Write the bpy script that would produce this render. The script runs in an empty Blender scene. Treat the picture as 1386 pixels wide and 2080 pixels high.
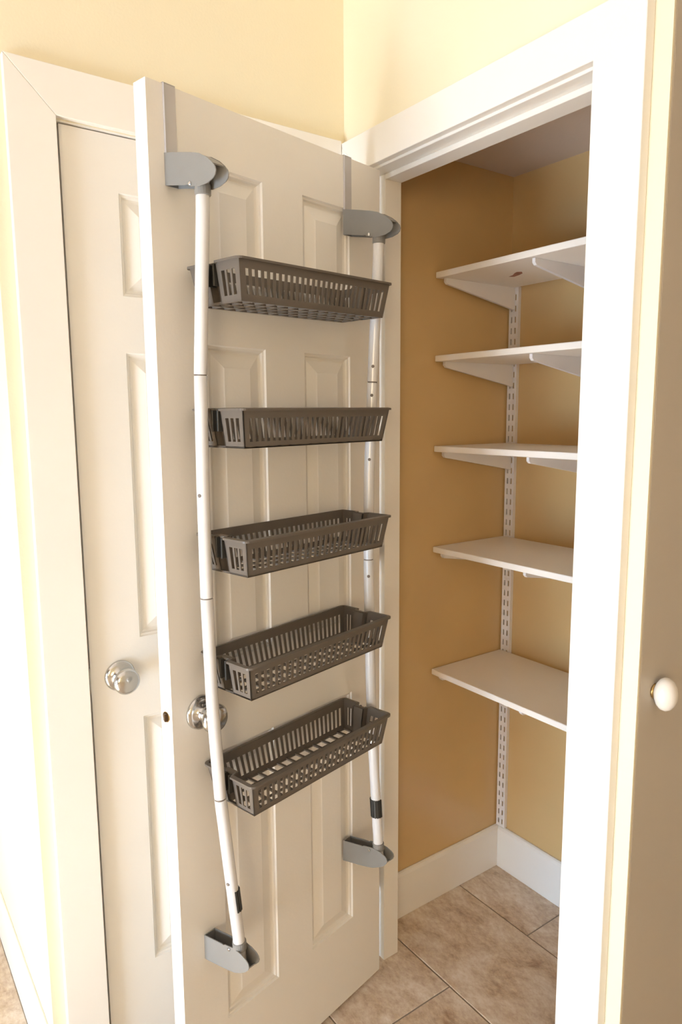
import bpy, bmesh, math, random
from mathutils import Matrix, Vector

random.seed(7)
S = bpy.context.scene
COL = S.collection

# ------------------------------------------------------------------ camera
YAW, PITCH, ROLL, FPX = 0.9508, -0.1393, -0.0071, 1429.0
F = Vector((-math.sin(YAW) * math.cos(PITCH), math.cos(YAW) * math.cos(PITCH), math.sin(PITCH)))
R0 = Vector((math.cos(YAW), math.sin(YAW), 0.0))
U0 = R0.cross(F)
R1 = R0 * math.cos(ROLL) + U0 * math.sin(ROLL)
U1 = -R0 * math.sin(ROLL) + U0 * math.cos(ROLL)
cam_data = bpy.data.cameras.new('camera')
cam_data.sensor_fit = 'VERTICAL'
cam_data.sensor_height = 36.0
cam_data.lens = 36.0 * FPX / 2080.0
cam_data.clip_start = 0.02
cam = bpy.data.objects.new('camera', cam_data)
M3 = Matrix((R1, U1, -F)).transposed()
cam.matrix_world = Matrix.Translation((1.4702, -1.0669, 1.4935)) @ M3.to_4x4()
COL.objects.link(cam)
S.camera = cam

# ------------------------------------------------------------------ world, exposure, lamps
S.view_settings.view_transform = 'Standard'
S.view_settings.look = 'None'
S.view_settings.exposure = -0.35
S.view_settings.gamma = 1.0
S.view_settings.use_curve_mapping = False
S.cycles.max_bounces = 16
S.cycles.diffuse_bounces = 10
world = bpy.data.worlds.new('sky')
S.world = world
world.use_nodes = True
wn = world.node_tree
bg = wn.nodes['Background']
bg.inputs['Color'].default_value = (0.75, 0.87, 1.0, 1)
bg.inputs['Strength'].default_value = 3.0


def area(name, loc, direction, sx, sy, power, color, spread=math.pi):
    d = bpy.data.lights.new(name, 'AREA')
    d.shape = 'RECTANGLE'
    d.size, d.size_y = sx, sy
    d.energy = power
    d.color = color
    d.spread = spread
    o = bpy.data.objects.new(name, d)
    o.location = loc
    o.rotation_euler = Vector(direction).to_track_quat('-Z', 'Y').to_euler()
    COL.objects.link(o)
    return o


# cool daylight in the low garden window behind the photographer
area('window_daylight', (0.80, -3.26, 0.55), (0, 1, 0), 0.9, 0.9, 118.0, (0.60, 0.79, 1.0))
# added warm fill light in an invented opening further right in the same wall
area('warm_fill_light', (3.60, -3.26, 1.45), (-0.4, 1, 0), 1.1, 1.25, 84.0, (1.0, 0.78, 0.50))
# sun through the low window, falling on the floor in front of the left wall
sd = bpy.data.lights.new('sun', 'SUN')
sd.energy = 94.0
sd.angle = math.radians(0.53)
sd.color = (1.0, 0.90, 0.72)
sun = bpy.data.objects.new('sun', sd)
sun.rotation_euler = Vector((-0.80, 1.55, -1.0)).to_track_quat('-Z', 'Y').to_euler()
COL.objects.link(sun)


# ------------------------------------------------------------------ materials
def new_mat(name):
    m = bpy.data.materials.new(name)
    m.use_nodes = True
    nt = m.node_tree
    return m, nt, nt.nodes['Principled BSDF']


def mat(name, col, rough=0.5, metal=0.0, var=0.05, scale=6.0, bump=0.0, bscale=250.0, spec=0.5, coat=0.0):
    m, nt, b = new_mat(name)
    tc = nt.nodes.new('ShaderNodeTexCoord')
    nz = nt.nodes.new('ShaderNodeTexNoise')
    nz.inputs['Scale'].default_value = scale
    nz.inputs['Detail'].default_value = 4
    nt.links.new(tc.outputs['Object'], nz.inputs['Vector'])
    r = nt.nodes.new('ShaderNodeValToRGB')
    r.color_ramp.elements[0].position = 0.35
    r.color_ramp.elements[1].position = 0.65
    r.color_ramp.elements[0].color = tuple(c * (1 - var) for c in col) + (1,)
    r.color_ramp.elements[1].color = tuple(min(1, c * (1 + var)) for c in col) + (1,)
    nt.links.new(nz.outputs['Fac'], r.inputs['Fac'])
    nt.links.new(r.outputs['Color'], b.inputs['Base Color'])
    b.inputs['Roughness'].default_value = rough
    b.inputs['Metallic'].default_value = metal
    b.inputs['Specular IOR Level'].default_value = spec
    b.inputs['Coat Weight'].default_value = coat
    if bump > 0:
        n2 = nt.nodes.new('ShaderNodeTexNoise')
        n2.inputs['Scale'].default_value = bscale
        n2.inputs['Detail'].default_value = 3
        nt.links.new(tc.outputs['Object'], n2.inputs['Vector'])
        bp = nt.nodes.new('ShaderNodeBump')
        bp.inputs['Strength'].default_value = bump
        bp.inputs['Distance'].default_value = 0.002
        nt.links.new(n2.outputs['Fac'], bp.inputs['Height'])
        nt.links.new(bp.outputs['Normal'], b.inputs['Normal'])
    return m


WHITE = mat('white_paint', (0.80, 0.78, 0.74), 0.38, var=0.015, scale=3, bump=0.06, bscale=120)
DOORW = mat('door_white_paint', (0.78, 0.765, 0.73), 0.36, var=0.015, scale=4, bump=0.08, bscale=150)
WALLY = mat('pale_yellow_wall_paint', (0.80, 0.735, 0.55), 0.6, var=0.015, scale=2, bump=0.12, bscale=180)
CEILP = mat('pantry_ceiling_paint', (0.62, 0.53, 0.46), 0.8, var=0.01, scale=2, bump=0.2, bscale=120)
TAUPE = mat('taupe_wall_paint', (0.24, 0.19, 0.14), 0.7, var=0.02, scale=2)
CLOSETP = mat('tan_closet_paint', (0.585, 0.41, 0.195), 0.27, var=0.045, scale=2.2, bump=0.06, bscale=120)
CEILW = mat('ceiling_paint', (0.78, 0.75, 0.72), 0.8, var=0.01, scale=2, bump=0.2, bscale=120)
SHELFW = mat('white_melamine', (0.85, 0.81, 0.76), 0.38, var=0.012, scale=5)
SHELFM = mat('white_enamelled_steel', (0.76, 0.75, 0.77), 0.35, var=0.01, scale=8)
POLEW = mat('white_lacquered_tube', (0.66, 0.66, 0.67), 0.25, var=0.008, scale=9, coat=0.3)
GREYP = mat('dark_grey_plastic', (0.128, 0.110, 0.093), 0.38, var=0.05, scale=14, bump=0.08, bscale=300, spec=0.3)
LGREYP = mat('grey_plastic', (0.225, 0.222, 0.215), 0.33, spec=0.35, var=0.03, scale=12, bump=0.05, bscale=300)
STRAPM = mat('grey_steel_strap', (0.50, 0.49, 0.50), 0.35, metal=0.1, var=0.03, scale=12)
BLACKP = mat('black_rubber', (0.035, 0.035, 0.033), 0.4, var=0.1, scale=30)
JOINT = mat('joint_grey', (0.16, 0.13, 0.11), 0.5, var=0.05)  # dark grey-brown for the joint rings and snap buttons
CHROME = mat('satin_chrome', (0.60, 0.60, 0.60), 0.20, metal=1.0, var=0.03, scale=20)
BRASS = mat('worn_brass', (0.55, 0.38, 0.16), 0.3, metal=1.0, var=0.2, scale=40)
BRONZE = mat('dark_bronze', (0.12, 0.07, 0.035), 0.4, metal=0.6, var=0.2, scale=40)
KNOBW = mat('white_ceramic', (0.74, 0.70, 0.64), 0.25, var=0.03, scale=20)
GROUT = mat('floor_grout', (0.27, 0.225, 0.18), 0.9, var=0.12, scale=30, bump=0.3, bscale=400)
REDST = mat('red_paper', (0.30, 0.12, 0.08), 0.6, var=0.3, scale=60)


def tile_mat():
    m, nt, b = new_mat('travertine_tile')
    tc = nt.nodes.new('ShaderNodeTexCoord')
    oi = nt.nodes.new('ShaderNodeObjectInfo')
    add = nt.nodes.new('ShaderNodeVectorMath')
    add.operation = 'MULTIPLY_ADD'
    nt.links.new(oi.outputs['Location'], add.inputs[0])
    add.inputs[1].default_value = (3.7, 5.1, 1.0)
    nt.links.new(tc.outputs['Object'], add.inputs[2])
    mp = nt.nodes.new('ShaderNodeMapping')
    mp.inputs['Scale'].default_value = (1.0, 1.5, 1.0)
    mp.inputs['Rotation'].default_value = (0, 0, 0.5)
    nt.links.new(add.outputs[0], mp.inputs['Vector'])
    n1 = nt.nodes.new('ShaderNodeTexNoise')
    n1.inputs['Scale'].default_value = 7.0
    n1.inputs['Detail'].default_value = 9
    n1.inputs['Roughness'].default_value = 0.74
    n1.inputs['Distortion'].default_value = 0.35
    nt.links.new(mp.outputs[0], n1.inputs['Vector'])
    r1 = nt.nodes.new('ShaderNodeValToRGB')
    e = r1.color_ramp.elements
    e[0].position, e[0].color = 0.30, (0.31, 0.19, 0.115, 1)
    e[1].position, e[1].color = 0.72, (0.80, 0.71, 0.61, 1)
    k = e.new(0.44); k.color = (0.55, 0.425, 0.305, 1)
    k = e.new(0.57); k.color = (0.68, 0.575, 0.465, 1)
    nt.links.new(n1.outputs['Fac'], r1.inputs['Fac'])
    n2 = nt.nodes.new('ShaderNodeTexNoise')
    n2.inputs['Scale'].default_value = 55
    n2.inputs['Detail'].default_value = 6
    n2.inputs['Roughness'].default_value = 0.7
    nt.links.new(mp.outputs[0], n2.inputs['Vector'])
    mx = nt.nodes.new('ShaderNodeMixRGB')
    mx.blend_type = 'OVERLAY'
    mx.inputs['Fac'].default_value = 0.65
    nt.links.new(r1.outputs['Color'], mx.inputs['Color1'])
    nt.links.new(n2.outputs['Fac'], mx.inputs['Color2'])
    nt.links.new(mx.outputs['Color'], b.inputs['Base Color'])
    b.inputs['Roughness'].default_value = 0.42
    bp = nt.nodes.new('ShaderNodeBump')
    bp.inputs['Strength'].default_value = 0.15
    bp.inputs['Distance'].default_value = 0.003
    nt.links.new(n2.outputs['Fac'], bp.inputs['Height'])
    nt.links.new(bp.outputs['Normal'], b.inputs['Normal'])
    return m


TILE = tile_mat()
DOORSHADE = mat('shaded_door_paint', (0.50, 0.455, 0.385), 0.42, var=0.015, scale=4, bump=0.06, bscale=150)  # base colour darkened to put the shade on the right-hand door into its paint


# ------------------------------------------------------------------ mesh helpers
def obj(name, bm, m, parent=None, bevel=0.0, seg=2, smooth=False):
    bmesh.ops.remove_doubles(bm, verts=bm.verts, dist=1e-6)
    bmesh.ops.recalc_face_normals(bm, faces=bm.faces)
    me = bpy.data.meshes.new(name)
    bm.to_mesh(me)
    bm.free()
    me.materials.append(m)
    if smooth:
        for p in me.polygons:
            p.use_smooth = True
    o = bpy.data.objects.new(name, me)
    COL.objects.link(o)
    if parent:
        o.parent = parent
    if bevel > 0:
        b = o.modifiers.new('bevel', 'BEVEL')
        b.width = bevel
        b.segments = seg
        b.limit_method = 'ANGLE'
        b.angle_limit = math.radians(40)
    return o


def thing(name, label=None, cat=None, loc=(0, 0, 0), rotz=0.0, group=None, kind=None):
    o = bpy.data.objects.new(name, None)
    o.empty_display_size = 0.05
    COL.objects.link(o)
    o.location = loc
    o.rotation_euler = (0, 0, rotz)
    return tag(o, label, cat, group, kind)


def tag(o, label=None, cat=None, group=None, kind=None):
    if label: o['label'] = label
    if cat: o['category'] = cat
    if group: o['group'] = group
    if kind: o['kind'] = kind
    return o


def box(bm, x0, x1, y0, y1, z0, z1):
    v = [bm.verts.new((x, y, z)) for x in (x0, x1) for y in (y0, y1) for z in (z0, z1)]
    for f in ((0, 1, 3, 2), (4, 6, 7, 5), (0, 4, 5, 1), (2, 3, 7, 6), (0, 2, 6, 4), (1, 5, 7, 3)):
        bm.faces.new([v[i] for i in f])
    return v


def B(*args):
    bm = bmesh.new()
    box(bm, *args)
    return bm


def prism(bm, pts, axis, a, b):
    """extrude a 2-D outline along axis ('x','y','z') from a to b"""
    def P(p, t):
        if axis == 'x': return (t, p[0], p[1])
        if axis == 'y': return (p[0], t, p[1])
        return (p[0], p[1], t)
    A = [bm.verts.new(P(p, a)) for p in pts]
    Bv = [bm.verts.new(P(p, b)) for p in pts]
    n = len(pts)
    bm.faces.new(A)
    bm.faces.new(Bv[::-1])
    for i in range(n):
        j = (i + 1) % n
        bm.faces.new((A[i], Bv[i], Bv[j], A[j]))


def tube(bm, path, radius, n=20, cap=True):
    """tube along a polyline; radius number or list"""
    path = [Vector(p) for p in path]
    rings = []
    for i, p in enumerate(path):
        t = (path[min(i + 1, len(path) - 1)] - path[max(i - 1, 0)]).normalized()
        ref = Vector((1, 0, 0)) if abs(t.x) < 0.9 else Vector((0, 1, 0))
        u = t.cross(ref).normalized()
        w = t.cross(u)
        r = radius[i] if isinstance(radius, (list, tuple)) else radius
        rings.append([bm.verts.new(p + (u * math.cos(2 * math.pi * k / n) + w * math.sin(2 * math.pi * k / n)) * r) for k in range(n)])
    for a, b in zip(rings, rings[1:]):
        for k in range(n):
            bm.faces.new((a[k], a[(k + 1) % n], b[(k + 1) % n], b[k]))
    if cap:
        bm.faces.new(rings[0][::-1])
        bm.faces.new(rings[-1])


def lathe(bm, prof, base, axis, n=32):
    """prof: list of (distance along axis, radius)"""
    axis = Vector(axis).normalized()
    tube(bm, [Vector(base) + axis * d for d, r in prof], [max(r, 0.0004) for d, r in prof], n)


# ------------------------------------------------------------------ dimensions
ZO, ZT = 2.0554, 2.1347         # casing lower / upper edge over the pantry opening
XJ, XR = 0.087, 0.7137          # left jamb face, inner edge of the right casing
YJ = 0.088                      # depth of the pantry jamb
YB = 0.612                      # pantry back wall
ZC = 2.1735                     # pantry ceiling
CT = 0.018                      # casing thickness
XC = 0.836                      # outer corner of the wall beside the right casing
YA = -0.793                     # outer corner at the far left
H = 2.60


def st(name, bm, m, parent=None, bevel=0.0):
    o = obj(name, bm, m, parent, bevel)
    if parent is None:
        o['kind'] = 'structure'
    return o


# ------------------------------------------------------------------ room shell
fl = st('floor', B(-1.7, 4.7, -3.4, 0.92, -0.10, -0.0025), GROUT)
tag(fl, 'floor of brown travertine-look tiles laid in running bond')
# left wall of the hall, with the opening for the closed door behind the pantry door
bm = bmesh.new()
box(bm, -0.11, 0, YA, -0.6775, 0, H)
box(bm, -0.11, 0, -0.0635, 0.0, 0, H)
box(bm, -0.11, 0, -0.6775, -0.0635, 2.0495, H)
box(bm, -0.11, -0.06, -0.6775, -0.0635, 0, 2.0495)
tag(st('wall_left', bm, WALLY), 'pale yellow hall wall above the closed door at the left')
# wall facing the daylight beyond the left corner
tag(st('wall_alcove', B(-1.7, -0.11, YA, YA + 0.10, 0, H), WALLY), 'sunlit wall beyond the corner at the far left')
tag(st('wall_far', B(-1.7, -1.6, -3.4, YA, 0, H), WALLY), 'side wall of the room beyond the left corner')
# wall with the pantry opening
bm = bmesh.new()
box(bm, 0.0, XJ - 0.018, 0, YJ, 0, H)
box(bm, XR + 0.012, XC, 0, 0.005, 0, H)
box(bm, XR + 0.012, 0.800, 0.005, YJ, 0, H)
box(bm, XJ - 0.018, XR + 0.012, 0, YJ, ZO + 0.013, H)
box(bm, 0.800, XC, 0.005, YJ, 2.26, H)
tag(st('wall_back', bm, WALLY), 'brightly lit pale yellow wall over the pantry opening')
# pantry shell
tag(st('wall_pantry_left', B(-0.11, 0.0, 0.0, YB + 0.1, 0, H), CLOSETP), 'tan left side wall inside the pantry')
tag(st('wall_pantry_back', B(0.0, 0.80, YB, YB + 0.10, 0, H), CLOSETP), 'glossy tan back wall inside the pantry behind the shelves')
tag(st('wall_pantry_right', B(0.735, 0.800, YJ, YB, 0, H), CLOSETP), 'tan right side wall inside the pantry')
tag(st('wall_pantry_front', B(0.0, 0.735, YJ, YJ + 0.006, ZO + 0.02, ZC), CLOSETP), 'tan strip inside the pantry over its opening')
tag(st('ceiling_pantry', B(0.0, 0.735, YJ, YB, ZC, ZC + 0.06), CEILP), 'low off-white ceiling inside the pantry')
# far side of the hall to the right, then the walls behind the photographer
tag(st('wall_hall', B(0.80, 4.7, 0.82, 0.92, 0, H), TAUPE), 'end wall of the hall to the right of the pantry')
bm = bmesh.new()
box(bm, 4.6, 4.7, -3.4, 0.82, 0, H)
tag(st('wall_right', bm, WALLY), 'right wall of the room')
bm = bmesh.new()
box(bm, -1.7, 0.35, -3.4, -3.3, 0, H)
box(bm, 1.75, 3.0, -3.4, -3.3, 0, H)
box(bm, 4.2, 4.7, -3.4, -3.3, 0, H)
box(bm, 3.0, 4.2, -3.4, -3.3, 0, 0.80)
box(bm, 3.0, 4.2, -3.4, -3.3, 2.10, H)
box(bm, 0.35, 1.75, -3.4, -3.3, 1.36, H)
box(bm, 0.35, 1.75, -3.4, -3.3, 0, 0.08)
tag(st('wall_front', bm, TAUPE), 'wall with the low garden window behind the photographer')
tag(st('ceiling', B(-1.7, 4.7, -3.4, 0.92, H, H + 0.1), CEILW), 'white ceiling of the hall')
# frames of the low window and the added fill-light opening (behind the camera)
bm = bmesh.new()
for x0, x1 in ((0.35, 0.42), (1.015, 1.085), (1.68, 1.75)):
    box(bm, x0, x1, -3.38, -3.32, 0.08, 1.36)
for z0, z1 in ((0.08, 0.12), (1.32, 1.36)):
    box(bm, 0.42, 1.68, -3.375, -3.325, z0, z1)
bm2 = bmesh.new()
for x0, x1 in ((3.0, 3.04), (4.16, 4.2)):
    box(bm2, x0, x1, -3.38, -3.32, 0.80, 2.10)
for z0, z1 in ((0.80, 0.84), (2.06, 2.10)):
    box(bm2, 3.04, 4.16, -3.375, -3.325, z0, z1)
w2 = tag(st('fill_light_frame', bm2, WHITE), 'white frame added round the warm fill light behind the photographer')
obj('sun_blocker', B(3.005, 4.195, -3.395, -3.385, 0.805, 2.095), TAUPE, w2)  # opaque sheet added to keep the sun out of the fill-light opening
tag(st('window_1', bm, WHITE), 'white frame of the low garden window behind the photographer')

# ------------------------------------------------------------------ floor tiles
TX, TY, GAP = 0.61, 0.3085, 0.004
tile_me = None
row0 = 0.1225
bmt = B(-TX / 2 + GAP / 2, TX / 2 - GAP / 2, -TY / 2 + GAP / 2, TY / 2 - GAP / 2, -0.009, 0)
bmesh.ops.bevel(bmt, geom=[e for e in bmt.edges if all(abs(v.co.z) < 1e-6 for v in e.verts)], offset=0.0015, segments=1, affect='EDGES')
first = None
for j in range(-11, 3):
    y = row0 + (j + 0.5) * TY
    if y - TY / 2 > 0.9:
        continue
    shift = 0.281 if j % 2 else -0.024
    for i in range(-4, 8):
        x = shift + (i + 0.5) * TX
        if x < -1.95 or x > 4.4:
            continue
        if first is None:
            first = obj('tile', bmt, TILE, fl)
            t = first
        else:
            t = first.copy()
            t.parent = fl
            COL.objects.link(t)
        t.location = (x, y, 0.0005 * random.random() - 0.0004)


# ------------------------------------------------------------------ casings, jambs, baseboards
def casing(parent, pts_outer_inner, plane, a, b, name, m=WHITE):
    bm = bmesh.new()
    prism(bm, pts_outer_inner, plane, a, b)
    return obj(name, bm, m, parent, 0.0013)


tr1 = thing('trim_1', 'white casing and jamb around the open pantry doorway', None, (0, 0, 0), kind='structure')
xlo, xli, xri, xro = 0.006, XJ - 0.005, XR, 0.806
e_ = 0.0002
casing(tr1, [(xlo, 0), (xli, 0), (xli, ZO - e_), (xlo, ZT - e_)], 'y', -CT, 0, 'casing_leg')
casing(tr1, [(xri, 0), (xro, 0), (xro, ZT - e_), (xri, ZO - e_)], 'y', -0.022, 0, 'casing_leg')
casing(tr1, [(xlo, ZT), (xli, ZO), (xri, ZO), (xro, ZT)], 'y', -CT, 0, 'casing_head')
ZH = ZO - 0.005                 # underside of the head jamb
XRJ = XR - 0.005
XRJ_ = XR + 0.005
obj('jamb_leg', B(XJ - 0.018, XJ, 0, YJ, 0, ZH + 0.018), WHITE, tr1, 0.0015)
obj('jamb_leg', B(XRJ_, XRJ_ + 0.007, 0, YJ, 0, ZH + 0.018), WHITE, tr1, 0.0015)
obj('jamb_head', B(XJ, XRJ_, 0, YJ, ZH, ZH + 0.018), WHITE, tr1, 0.0015)
obj('door_stop', B(XJ, XJ + 0.024, 0.038, YJ, 0, ZH), WHITE, tr1, 0.0015)
obj('door_stop', B(XRJ_ - 0.012, XRJ_, 0.038, YJ, 0, ZH), WHITE, tr1, 0.0015)
obj('door_stop', B(XJ + 0.024, XRJ_ - 0.012, 0.038, YJ, ZH - 0.012, ZH), WHITE, tr1, 0.0015)
hl = obj('hinge_leaf', B(XJ, XJ + 0.0013, 0.002, 0.0375, 1.113, 1.203), BRONZE, tr1, 0.0006)
tag(hl, 'dark bronze hinge leaf')

tr2 = thing('trim_2', 'white casing around the closed door at the left', None, (0, 0, 0), kind='structure')
yo, yi, yi2, yo2 = -0.766, -0.6785, -0.062, -0.0195
zi, zo2 = 2.0508, 2.1395
C2 = 0.016
casing(tr2, [(yo, 0), (yi, 0), (yi, zi - e_), (yo, zo2 - e_)], 'x', 0, C2, 'casing_leg')
casing(tr2, [(yi2, 0), (yo2, 0), (yo2, zi - e_), (yi2, zi - e_)], 'x', 0, C2, 'casing_leg')
casing(tr2, [(yo, zo2), (yi, zi), (yo2, zi), (yo2, zo2)], 'x', 0, C2, 'casing_head')
obj('jamb_leg', B(-0.06, 0, -0.6775, -0.6755, 0, 2.0495), WHITE, tr2)
obj('jamb_leg', B(-0.06, 0, -0.0655, -0.0635, 0, 2.0495), WHITE, tr2)
obj('jamb_head', B(-0.06, 0, -0.6755, -0.0655, 2.0465, 2.0495), WHITE, tr2)


def baseboard(name, label, pts, axis, a, b):
    bm = bmesh.new()
    prism(bm, pts, axis, a, b)
    o = st(name, bm, WHITE, None, 0.0015)
    tag(o, label)
    return o


HB = 0.144
prof = lambda s: [(0, 0), (s * 0.012, 0), (s * 0.012, HB - 0.012), (s * 0.008, HB - 0.003), (s * 0.004, HB), (0, HB)]
baseboard('baseboard_left', 'white baseboard along the left wall inside the pantry',
          [(p[0], p[1]) for p in prof(1)], 'y', YJ, YB)
baseboard('baseboard_back', 'white baseboard under the shelves on the pantry back wall',
          [(YB + p[0], p[1]) for p in prof(-1)], 'x', 0.012, 0.735)
baseboard('baseboard_alcove', 'white baseboard on the sunlit wall at the far left',
          [(YA + p[0], p[1]) for p in prof(-1)], 'x', -1.6, -0.004)


# ------------------------------------------------------------------ six-panel doors
def ring_panel(bm, x0, x1, z0, z1, side, face):
    """moulded raised panel: rings of (inset, depth) from the outline at the face plane"""
    prof = [(0, 0), (0.0025, -0.0035), (0.006, -0.0045), (0.0085, -0.0085), (0.012, -0.0100), (0.015, -0.0100),
            (0.038, -0.0030), (0.0405, -0.0020)]
    prev = None
    for ins, d in prof:
        y = face + side * d
        cur = [bm.verts.new(p) for p in ((x0 + ins, y, z0 + ins), (x1 - ins, y, z0 + ins), (x1 - ins, y, z1 - ins), (x0 + ins, y, z1 - ins))]
        if prev:
            for k in range(4):
                bm.faces.new((prev[k], prev[(k + 1) % 4], cur[(k + 1) % 4], cur[k]))
        prev = cur
    bm.faces.new(prev)


def six_panel_door(root, W, zb, zt, cols, rows, T, m):
    """local x from the hinge, y = 0 the face seen in the photo, slab to y = -T"""
    xs = sorted({0.0, W, *[c for p in cols for c in p]})
    zs = sorted({zb, zt, *[c for p in rows for c in p]})
    holes = {(round(c[0], 5), round(r[0], 5)) for c in cols for r in rows}
    bm = bmesh.new()
    for y in (0.0, -T):
        for a, b in zip(xs, xs[1:]):
            for c, d in zip(zs, zs[1:]):
                if (round(a, 5), round(c, 5)) in holes:
                    continue
                bm.faces.new([bm.verts.new(p) for p in ((a, y, c), (b, y, c), (b, y, d), (a, y, d))])
    for a, b in zip(xs, xs[1:]):
        for z in (zb, zt):
            bm.faces.new([bm.verts.new(p) for p in ((a, 0, z), (b, 0, z), (b, -T, z), (a, -T, z))])
    for c, d in zip(zs, zs[1:]):
        for x in (0.0, W):
            bm.faces.new([bm.verts.new(p) for p in ((x, 0, c), (x, 0, d), (x, -T, d), (x, -T, c))])
    obj('slab', bm, m, root)
    for c in cols:
        for r in rows:
            bm = bmesh.new()
            ring_panel(bm, c[0], c[1], r[0], r[1], 1, 0.0)
            ring_panel(bm, c[0], c[1], r[0], r[1], -1, -T)
            obj('panel', bm, m, root)


def door_knob(root, x, z, y0, side, reach=0.058):
    bm = bmesh.new()
    s = side
    lathe(bm, [(0, 0.0005), (0, 0.031), (0.003, 0.0335), (0.007, 0.0325), (0.010, 0.026), (0.012, 0.014), (0.030, 0.0125),
               (0.034, 0.018), (0.038, 0.0245), (0.044, 0.0278), (0.050, 0.0275), (0.055, 0.0240), (reach, 0.017), (reach + 0.0015, 0.0005)],
          (x, y0, z), (0, s, 0), 40)
    k = obj('door_knob', bm, CHROME, root, smooth=True)
    return tag(k, 'round satin chrome knob on a domed rosette')


HX, HY, TH, DW = 0.1378, 0.0, 1.349, 0.6174
COLS = ((0.107, 0.2535), (0.3635, 0.5085))
ROWS = ((0.2285, 0.827), (1.010, 1.6205), (1.735, 1.9365))
d1 = thing('door_1', 'white six-panel pantry door standing open with a rack hung on it', None, (HX, HY, 0), -TH, kind='structure')
six_panel_door(d1, DW, 0.012, 2.044, COLS, ROWS, 0.035, DOORW)
door_knob(d1, 0.5545, 0.926, 0.0, 1)
door_knob(d1, 0.5545, 0.926, -0.035, -1)
bm = bmesh.new()
box(bm, DW - 0.0004, DW + 0.0012, -0.027, -0.008, 0.912, 0.950)
lp = obj('latch_plate', bm, WHITE, d1, 0.0005)
bm = bmesh.new()
tube(bm, [(DW + 0.0008, -0.0175, 0.9315), (DW + 0.0016, -0.0175, 0.9315)], 0.0105, 20)
tag(obj('latch_ring', bm, BRASS, d1), 'small brass ring round the latch bolt')
bm = bmesh.new()
prism(bm, [(DW + 0.0014, -0.0235), (DW + 0.0014, -0.0115), (DW + 0.008, -0.0130), (DW + 0.004, -0.0235)], 'z', 0.924, 0.939)
obj('latch_bolt', bm, BRONZE, d1, 0.001)
for zc in (0.26, 1.158, 1.83):
    bm = bmesh.new()
    tube(bm, [(-0.004, -0.040, zc - 0.045), (-0.004, -0.040, zc + 0.045)], 0.0055, 14)
    box(bm, -0.0012, 0.0, -0.036, -0.004, zc - 0.045, zc + 0.045)
    tag(obj('hinge', bm, BRONZE, d1), 'dark bronze hinge')

d2 = thing('door_2', 'closed white six-panel door partly hidden behind the open pantry door', None, (-0.003, -0.0685, 0), -math.pi / 2, kind='structure')
W2 = 0.6020
COLS2 = ((0.105, 0.249), (0.351, 0.4925))
six_panel_door(d2, W2, 0.012, 2.044, COLS2, ROWS, 0.035, DOORW)
door_knob(d2, 0.541, 0.934, 0.0, 1)
bm = bmesh.new()
box(bm, W2 - 0.0005, W2 + 0.0022, -0.0235, -0.001, 0.905, 0.962)
tag(obj('latch_plate', bm, CHROME, d2, 0.0005), 'latch plate glimpsed in the door gap')

d3 = thing('door_3', 'plain door, its shade put into the colour, at the right edge with a white egg-shaped knob', None, (XC, 0, 0), kind='structure')
obj('slab', B(-0.032, 0.0, 0.0065, 0.815, 0.01, 2.255), DOORSHADE, d3, 0.002)
bm = bmesh.new()
lathe(bm, [(0, 0.0005), (0, 0.013), (0.003, 0.0135), (0.005, 0.009)], (0.0, 0.052, 1.013), (1, 0, 0), 24)
tag(obj('rosette', bm, BRASS, d3, smooth=True), 'small brass rosette')
bm = bmesh.new()
lathe(bm, [(0.003, 0.008), (0.006, 0.0125), (0.011, 0.0178), (0.017, 0.0205), (0.024, 0.0205), (0.031, 0.0178), (0.037, 0.0120), (0.040, 0.0060), (0.0405, 0.0005)],
      (0.0, 0.052, 0.0), (1, 0, 0), 32)
for v in bm.verts:
    v.co.z = 1.013 + v.co.z * 1.42
k3 = obj('door_knob', bm, KNOBW, d3, smooth=True)
tag(k3, 'white egg-shaped ceramic knob')


# ------------------------------------------------------------------ over-the-door rack (door coordinates: u from hinge, o out of the door, z)
rack = thing('over_door_rack', 'white tubular over-the-door rack with grey brackets hooked on the pantry door', 'rack', (HX, HY, 0), -TH)


def interp(tab, z):
    tab = sorted(tab)
    if z <= tab[0][0]: return tab[0][1:]
    for a, b in zip(tab, tab[1:]):
        if a[0] <= z <= b[0]:
            t = (z - a[0]) / (b[0] - a[0])
            return tuple(p + (q - p) * t for p, q in zip(a[1:], b[1:]))
    return tab[-1][1:]


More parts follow.
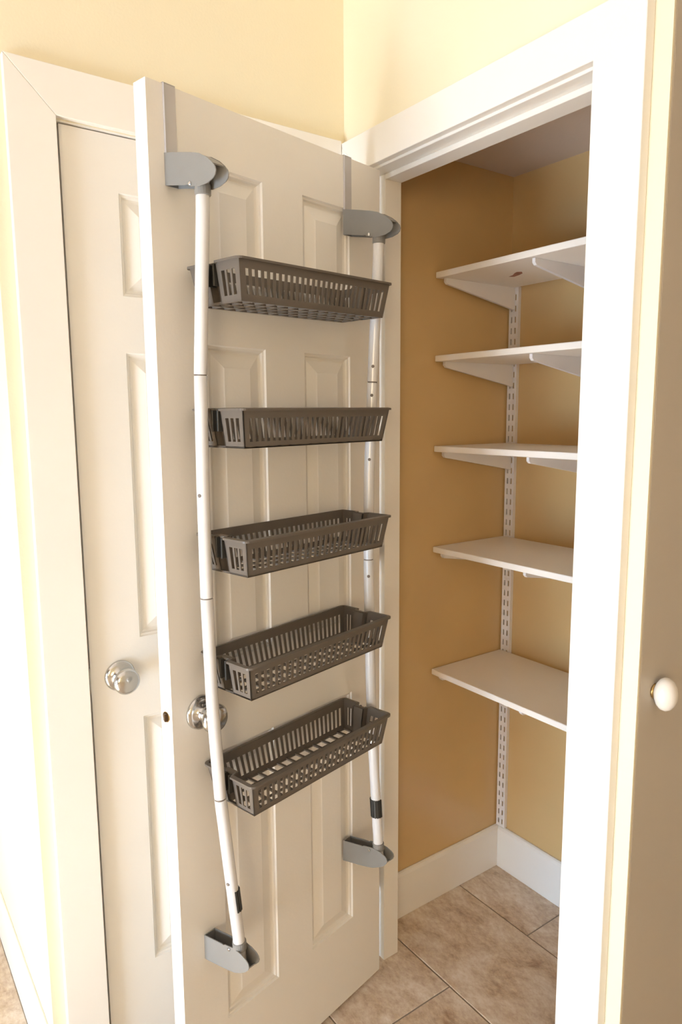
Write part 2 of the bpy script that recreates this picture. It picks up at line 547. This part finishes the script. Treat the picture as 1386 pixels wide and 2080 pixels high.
POLES = [
    # (z, u, o)
    [(1.878, 0.5730, 0.0855), (1.851, 0.5730, 0.0855), (1.56, 0.5740, 0.0640), (1.36, 0.5740, 0.0600), (1.163, 0.5740, 0.0600), (0.96, 0.5740, 0.0660),
     (0.788, 0.5735, 0.0795), (0.64, 0.5630, 0.0870), (0.48, 0.5510, 0.0953), (0.435, 0.5505, 0.0970)],
    [(1.880, 0.1140, 0.0890), (1.853, 0.1140, 0.0890), (1.64, 0.1175, 0.0785), (1.565, 0.1190, 0.0754), (1.36, 0.1225, 0.0680), (1.166, 0.1235, 0.0670),
     (0.96, 0.1260, 0.0725), (0.775, 0.1275, 0.0790), (0.60, 0.1285, 0.0915), (0.480, 0.1290, 0.1004), (0.435, 0.1290, 0.1020)],
]
RP = 0.0116
for pi_, tab in enumerate(POLES):
    cuts = [1.876, 1.5605, 1.165, 0.785, 0.440]
    for a, b in zip(cuts, cuts[1:]):
        n = 7
        pts = []
        for k in range(n):
            z = (a - 0.0012) + ((b + 0.0012) - (a - 0.0012)) * k / (n - 1)
            u, o = interp(tab, z)
            pts.append((u, o, z))
        bm = bmesh.new()
        tube(bm, pts, RP, 24)
        obj('pole_section', bm, POLEW, rack, 0.0006, 1, smooth=False)
        for p in rack.children[-1].data.polygons:
            p.use_smooth = len(p.vertices) == 4
        if b > 0.5:
            u, o = interp(tab, b)
            bm = bmesh.new()
            tube(bm, [(u, o, b - 0.003), (u, o, b + 0.003)], RP - 0.0012, 20)
            obj('joint_ring', bm, JOINT, rack)
    sgn = -1 if pi_ == 0 else 1
    # small dark snap buttons
    for z in ((1.352, 0.615) if pi_ == 0 else (1.594, 1.532, 1.392, 1.128)):
        u, o = interp(tab, z)
        dirv = Vector((0.80, 0.60, 0)) if pi_ == 1 else Vector((0.95, 0.30, 0))
        bm = bmesh.new()
        c = Vector((u, o, z)) + dirv * (RP - 0.0012)
        lathe(bm, [(0, 0.0036), (0.0016, 0.0034), (0.0022, 0.0024), (0.0022, 0.0005)], c, dirv, 14)
        tag(obj('snap_button', bm, JOINT, rack), 'tiny dark snap button')
    # black ribbed grip facing the other pole
    bm = bmesh.new()
    z0, z1 = (0.555, 0.598) if pi_ == 0 else (0.553, 0.595)
    for k in range(9):
        a0 = math.radians(-100 + 25 * k - 8)
        a1 = math.radians(-100 + 25 * k + 8)
        outl = []
        for z in (z0, z1):
            u, o = interp(tab, z)
            for r in (RP - 0.001, RP + 0.0028):
                for a in (a0, a1):
                    outl.append(bm.verts.new((u + sgn * r * math.cos(a), o + r * math.sin(a), z)))
        for f in ((0, 1, 3, 2), (4, 6, 7, 5), (0, 4, 5, 1), (2, 3, 7, 6), (0, 2, 6, 4), (1, 5, 7, 3)):
            bm.faces.new([outl[i] for i in f])
    # backing sleeve under the ribs
    ring = []
    for z in (z0, z1):
        u, o = interp(tab, z)
        ring.append([bm.verts.new((u + sgn * (RP + 0.0009) * math.cos(a), o + (RP + 0.0009) * math.sin(a), z)) for a in [math.radians(-105 + 10 * k) for k in range(22)]])
    for k in range(21):
        bm.faces.new((ring[0][k], ring[0][k + 1], ring[1][k + 1], ring[1][k]))
    tag(obj('grip_sleeve', bm, BLACKP, rack), 'black ribbed grip sleeve')


UP_SHELL = [(0.0, 0.0265), (0.030, 0.0200), (0.050, 0.0155), (0.075, 0.0095), (0.095, 0.0035), (0.1145, -0.0070), (0.1270, -0.0165), (0.1345, -0.0245), (0.1370, -0.0310)]
UP_UNDER = [(0.1350, -0.0375), (0.1290, -0.0420), (0.1150, -0.0460), (0.0930, -0.0470), (0.0660, -0.0410), (0.0620, -0.0375), (0.0560, -0.0375), (0.0, -0.0265)]


def bracket(uc, zmid, flip, m, width):
    """two cheeks and the curved shell between them; flip = +1 shell on top (upper pair), -1 shell below (lower pair)"""
    P = lambda p: (p[0], zmid + flip * p[1])
    outl = [P(p) for p in UP_SHELL + UP_UNDER]
    bm = bmesh.new()
    for s in (-1, 1):
        a, b = uc + s * width / 2, uc + s * (width / 2 - 0.0018)
        prism(bm, outl, 'x', min(a, b), max(a, b))
    pin = [P((p[0], p[1] - 0.0010)) for p in UP_SHELL[:7]]
    pin2 = [P((p[0] - 0.0008, p[1] - 0.0030)) for p in UP_SHELL[:7]]
    prism(bm, pin + pin2[::-1], 'x', uc - width / 2 + 0.0018, uc + width / 2 - 0.0018)
    prism(bm, [P(q) for q in ((0.0, -0.0265), (0.0022, -0.0265), (0.0022, 0.0255), (0.0, 0.0255))], 'x', uc - width / 2 + 0.0018, uc + width / 2 - 0.0018)
    return obj('bracket', bm, m, rack, 0.0010, 2)


specs = [(0.5725, 1.9075, 0.0860, 1, LGREYP, 0.0275),
         (0.1140, 1.9075, 0.0890, 1, LGREYP, 0.0275),
         (0.5505, 0.4300, 0.0955, -1, LGREYP, 0.0275),
         (0.1290, 0.4290, 0.1005, -1, LGREYP, 0.0275)]
names_ = ['upper grey bracket nearest the door edge', 'upper grey bracket by the hinge side', 'lower grey bracket nearest the door edge', 'lower grey bracket by the hinge side']
for i, (uc, zm, po, fl_, m, w) in enumerate(specs):
    br = bracket(uc, zm, fl_, m, w)
    br['label'] = names_[i]
    # pole socket
    z_in = zm - fl_ * 0.040
    z_out = zm - fl_ * 0.0575
    uu0, oo0 = interp(POLES[i % 2], z_in)
    uu1, oo1 = interp(POLES[i % 2], z_out)
    bm = bmesh.new()
    tube(bm, [(uu0, oo0, z_in), (uu1, oo1, z_out)], 0.0136, 20)
    obj('pole_socket', bm, LGREYP, br, 0.001, 1)
    bm = bmesh.new()
    lathe(bm, [(0, 0.0036), (0.002, 0.0034), (0.003, 0.002), (0.003, 0.0004)], (uc + w / 2, po - 0.016, zm - fl_ * 0.0385), (1, 0, 0), 14)
    obj('rivet', bm, CHROME, br)
    if i < 2:
        # strap over the door top
        bm = bmesh.new()
        a, b = uc - 0.0125, uc + 0.0125
        zt_ = 2.044
        box(bm, a, b, 0.0002, 0.0018, zm, zt_ + 0.0018)
        box(bm, a, b, -0.0370, 0.0018, zt_ + 0.0004, zt_ + 0.0020)
        box(bm, a, b, -0.0370, -0.0354, zt_ - 0.045, zt_ + 0.0020)
        box(bm, b - 0.0012, b, 0.0018, 0.0050, zm, zt_ + 0.0005)
        obj('hook_strap', bm, STRAPM, br)


# ------------------------------------------------------------------ baskets
UL, UR, OB, OF, BH = 0.5605, 0.1475, 0.010, 0.1555, 0.069
L_, D_ = UL - UR, OF - OB
TAP = 0.012                     # inset of the bottom
WT = 0.0022
RF = 0.006                      # rim flange
CW, CD, CO = 0.013, 0.016, 0.0755   # channel half-width, depth, centre


def taper_pt(x, y, z):
    """x in [0,L], y in [0,D] of the upper box; z from -BH to 0: shrink towards the bottom"""
    t = -z / BH
    cx, cy = L_ / 2, D_ / 2
    sx = 1 - t * 2 * TAP / L_
    sy = 1 - t * 2 * TAP / D_
    return (cx + (x - cx) * sx, cy + (y - cy) * sy, z)


def tbox(bm, x0, x1, y0, y1, z0, z1):
    vs = box(bm, x0, x1, y0, y1, z0, z1)
    for v in vs:
        v.co = taper_pt(*v.co)


def basket_body():
    bm = bmesh.new()
    m = RF
    x0, x1, y0, y1 = m, L_ - m, m, D_ - m
    zt, zb = -0.001, -BH
    s0, s1 = -0.0575, -0.0170           # slot extents
    for ya, yb in ((y0, y0 + WT), (y1 - WT, y1)):
        tbox(bm, x0, x1, ya, yb, s1, zt)
        tbox(bm, x0, x1, ya, yb, zb, s0)
        n = 27
        for k in range(n + 1):
            xc = x0 + 0.010 + (x1 - x0 - 0.020) * k / n
            hw = 0.0030
            if k in (0, n):
                a, b = (x0, xc + hw) if k == 0 else (xc - hw, x1)
            else:
                a, b = xc - hw, xc + hw
            tbox(bm, a, b, ya, yb, s0, s1)
    # ends with a recessed channel for the pole
    cy = CO - OB
    for side in (0, 1):
        xa, xb = (x0, x0 + WT) if side == 0 else (x1 - WT, x1)
        inn = x0 + CD if side == 0 else x1 - CD
        for ya, yb, nb in ((y0, cy - CW, 3), (cy + CW, y1, 3)):
            tbox(bm, xa, xb, ya, yb, s1 , zt)
            tbox(bm, xa, xb, ya, yb, zb, s0)
            n = nb
            span = (yb - ya)
            for k in range(n + 1):
                yc = ya + 0.009 + (span - 0.018) * k / n
                hw = 0.0027
                a, b = (yc - hw, yc + hw)
                if k == 0: a = ya
                if k == n: b = yb
                tbox(bm, xa, xb, a, b, s0, s1)
        lo, hi = (xa, inn + WT) if side == 0 else (inn - WT, xb)
        tbox(bm, lo, hi, cy - CW - WT, cy - CW, zb, zt)
        tbox(bm, lo, hi, cy + CW, cy + CW + WT, zb, zt)
        ia, ib = (inn, inn + WT) if side == 0 else (inn - WT, inn)
        tbox(bm, ia, ib, cy - CW - WT, cy + CW + WT, zb, zt)
    return bm


def basket_bottom():
    bm = bmesh.new()
    x0, x1, y0, y1 = RF, L_ - RF, RF, D_ - RF
    za, zb = -BH, -BH + 0.0024
    ny, nx = 4, 14
    for k in range(ny + 1):
        y = y0 + (y1 - y0) * k / ny
        hw = 0.0035 if 0 < k < ny else 0.005
        tbox(bm, x0, x1, max(y - hw, y0), min(y + hw, y1), za, zb)
    for k in range(nx + 1):
        x = x0 + (x1 - x0) * k / nx
        hw = 0.0035 if 0 < k < nx else 0.006
        tbox(bm, max(x - hw, x0), min(x + hw, x1), y0, y1, za + 0.0002, zb + 0.0012)
    return bm


def basket_rim():
    """flange with rounded corners and the two notches where the poles pass"""
    cy = CO - OB
    def loop(g, notch):
        r = max(0.012 - g, 0.004)
        pts = []
        def arc(cx_, cy_, a0):
            for k in range(6):
                a = math.radians(a0 + 90 * k / 5)
                pts.append((cx_ + r * math.cos(a), cy_ + r * math.sin(a)))
        x0, x1, y0, y1 = g, L_ - g, g, D_ - g
        arc(x1 - r, y1 - r, 0)
        arc(x0 + r, y1 - r, 90)
        w = CW + g * (0.25 if notch else 0)
        pts += [(x0, cy + w + 0.004), (x0 + notch, cy + w - 0.002), (x0 + notch, cy - w + 0.002), (x0, cy - w - 0.004)]
        arc(x0 + r, y0 + r, 180)
        arc(x1 - r, y0 + r, 270)
        pts += [(x1, cy - w - 0.004), (x1 - notch, cy - w + 0.002), (x1 - notch, cy + w - 0.002), (x1, cy + w + 0.004)]
        return pts
    A, Bp = loop(0.0, CD - 0.003), loop(0.0075, CD - 0.003)
    bm = bmesh.new()
    lv = []
    for pts, z in ((A, -0.0045), (A, -0.0005), (Bp, 0.0008), (Bp, -0.0022)):
        lv.append([bm.verts.new((p[0], p[1], z)) for p in pts])
    n = len(A)
    for a, b in ((0, 1), (1, 2), (2, 3), (3, 0)):
        for k in range(n):
            bm.faces.new((lv[a][k], lv[a][(k + 1) % n], lv[b][(k + 1) % n], lv[b][k]))
    return bm


def basket_clip(side):
    """dark C-shaped clip sitting in the channel, wrapping the pole"""
    bm = bmesh.new()
    cy = CO - OB
    xin = RF + CD - 0.0005 if side == 0 else L_ - RF - CD + 0.0005
    s = -1 if side == 0 else 1       # towards the pole
    for dy in (-0.0095, 0.0055):
        box(bm, min(xin, xin + s * 0.017), max(xin, xin + s * 0.017), cy + dy, cy + dy + 0.004, -0.040, -0.003)
    box(bm, min(xin, xin + s * 0.005), max(xin, xin + s * 0.005), cy - 0.0095, cy + 0.0095, -0.036, -0.006)
    return bm


blabels = ['topmost dark grey slotted basket on the rack, seen from below',
           'second dark grey basket from the top of the rack, rim level with the eye',
           'middle dark grey slotted basket of the five on the rack',
           'second dark grey basket from the bottom, just above the chrome door knob',
           'lowest dark grey basket on the rack, its grid bottom open to view']
zr = [(1.7490, 1.7570), (1.5035, 1.5045), (1.2775, 1.2775), (1.0500, 1.0545), (0.8270, 0.8300)]
proto = None
for i, (zl, zrr) in enumerate(zr):
    if proto is None:
        b0 = thing('basket', group='baskets on the over-door rack')
        bd = obj('body', basket_body(), GREYP, b0)
        obj('bottom_grid', basket_bottom(), GREYP, b0)
        obj('rim', basket_rim(), GREYP, b0)
        for sd in (0, 1):
            tag(obj('pole_clip', basket_clip(sd), BLACKP, b0, 0.0006, 1), 'dark clip gripping the pole')
        proto = b0
        bk = b0
    else:
        bk = proto.copy()
        COL.objects.link(bk)
        for ch in list(proto.children):
            c = ch.copy()
            c.parent = bk
            COL.objects.link(c)
    tag(bk, blabels[i], 'basket')
    tilt = math.atan2(zl - zrr, L_)
    Md = Matrix.Translation((HX, HY, 0)) @ Matrix.Rotation(-TH, 4, 'Z')
    bk.matrix_world = Md @ Matrix.Translation((UR, OB, zrr)) @ Matrix.Rotation(-tilt, 4, 'Y')

# ------------------------------------------------------------------ pantry shelving
ZS = [1.873, 1.650, 1.4005, 1.112, 0.7455]
YF = 0.304
RAILD = 0.012


def shelf_standard(x0, x1, z0, z1, label):
    """slotted upright: front plate with two columns of slots, two returns"""
    yf, yb_ = YB - RAILD, YB
    t = 0.0018
    w = x1 - x0
    cols = [x0, x0 + w * 0.22, x0 + w * 0.36, x0 + w * 0.64, x0 + w * 0.78, x1]
    pitch, slot = 0.032, 0.017
    zs = [z0]
    z = z0 + 0.010
    rows = []
    while z + slot < z1 - 0.006:
        zs += [z, z + slot]
        rows.append(round(z, 5))
        z += pitch
    zs.append(z1)
    bm = bmesh.new()
    for yy in (yf, yf + t):
        for ci, (a, b) in enumerate(zip(cols, cols[1:])):
            for c, d in zip(zs, zs[1:]):
                if ci in (1, 3) and round(c, 5) in rows:
                    if yy == yf:
                        for q in (((a, c), (b, c)), ((b, c), (b, d)), ((b, d), (a, d)), ((a, d), (a, c))):
                            bm.faces.new([bm.verts.new(p) for p in ((q[0][0], yf, q[0][1]), (q[1][0], yf, q[1][1]), (q[1][0], yf + t, q[1][1]), (q[0][0], yf + t, q[0][1]))])
                    continue
                bm.faces.new([bm.verts.new(p) for p in ((a, yy, c), (b, yy, c), (b, yy, d), (a, yy, d))])
    box(bm, x0 - 0.0001, x0 + t, yf + 0.0001, yb_ - 0.0002, z0, z1)
    box(bm, x1 - t, x1 + 0.0001, yf + 0.0001, yb_ - 0.0002, z0, z1)
    o = obj('shelf_standard', bm, SHELFM)
    return tag(o, label, 'shelf standard', 'slotted shelf standards')


RX = [(0.006, 0.040), (0.316, 0.350)]
shelf_standard(RX[0][0], RX[0][1], 0.146, 1.858, 'white slotted metal shelf standard in the pantry corner')
shelf_standard(RX[1][0], RX[1][1], 0.146, 1.858, 'white slotted metal shelf standard behind the right-hand door casing')

slabels = ['topmost white pantry shelf with a reddish mark underneath',
           'second white pantry shelf from the top',
           'middle white pantry shelf, seen nearly edge-on',
           'second white pantry shelf from the bottom, top face just visible',
           'lowest white pantry shelf, top face widely visible']
ords = ['topmost', 'second', 'middle', 'fourth', 'lowest']
SHT = 0.0165
sp = None
bp = None


def bracket_mesh():
    """tapered sheet-steel arm; local y = 0 at the standard's face, going to -y; z = 0 at the shelf underside"""
    ln = (YB - RAILD) - YF - 0.016
    outl = [(0.0, 0.0), (0.0, -0.060), (-0.004, -0.064), (-0.020, -0.060), (-ln + 0.006, -0.016), (-ln, -0.010), (-ln, 0.0)]
    bm = bmesh.new()
    prism(bm, outl, 'x', -0.0045, -0.003)
    prism(bm, outl, 'x', 0.003, 0.0045)
    low = outl[2:6]
    for a, b in zip(low, low[1:]):
        prism(bm, [a, b, (b[0] + 0.0006, b[1] + 0.0016), (a[0] + 0.0006, a[1] + 0.0016)], 'x', -0.0031, 0.0031)
    box(bm, -0.0045, 0.0045, -ln, -ln + 0.0016, -0.010, 0.004 - 0.004)
    # two hooks into the slots
    for zc in (-0.012, -0.044):
        box(bm, -0.001, 0.001, -0.0005, 0.004, zc - 0.004, zc + 0.004)
    return bm


for i, zt in enumerate(ZS):
    if sp is None:
        sp = obj('shelf', B(0.0035, 0.7305, YF, YB - RAILD - 0.001, -SHT, 0), SHELFW, None, 0.002)
        s = sp
    else:
        s = sp.copy()
        COL.objects.link(s)
    s.location = (0, 0, zt)
    tag(s, slabels[i], 'shelf', 'white pantry shelves')
    for side, (ra, rb) in enumerate(RX):
        if bp is None:
            bp = obj('shelf_bracket', bracket_mesh(), SHELFM, None)
            br = bp
        else:
            br = bp.copy()
            COL.objects.link(br)
        br.location = ((ra + rb) / 2 if side == 0 else 0.324, YB - RAILD, zt - SHT - 0.0003)
        tag(br, '%s white steel bracket under the %s pantry shelf' % (('left-hand', 'right-hand')[side], ords[i]), 'shelf bracket', 'shelf brackets')
    if i == 0:
        bm = bmesh.new()
        pts = [(0.132, 0.452), (0.150, 0.446), (0.172, 0.428), (0.186, 0.420), (0.196, 0.428), (0.184, 0.446), (0.160, 0.458), (0.140, 0.464)]
        prism(bm, pts, 'z', -SHT - 0.0005, -SHT)
        tag(obj('sticker', bm, REDST, s), 'reddish torn sticker under the shelf')
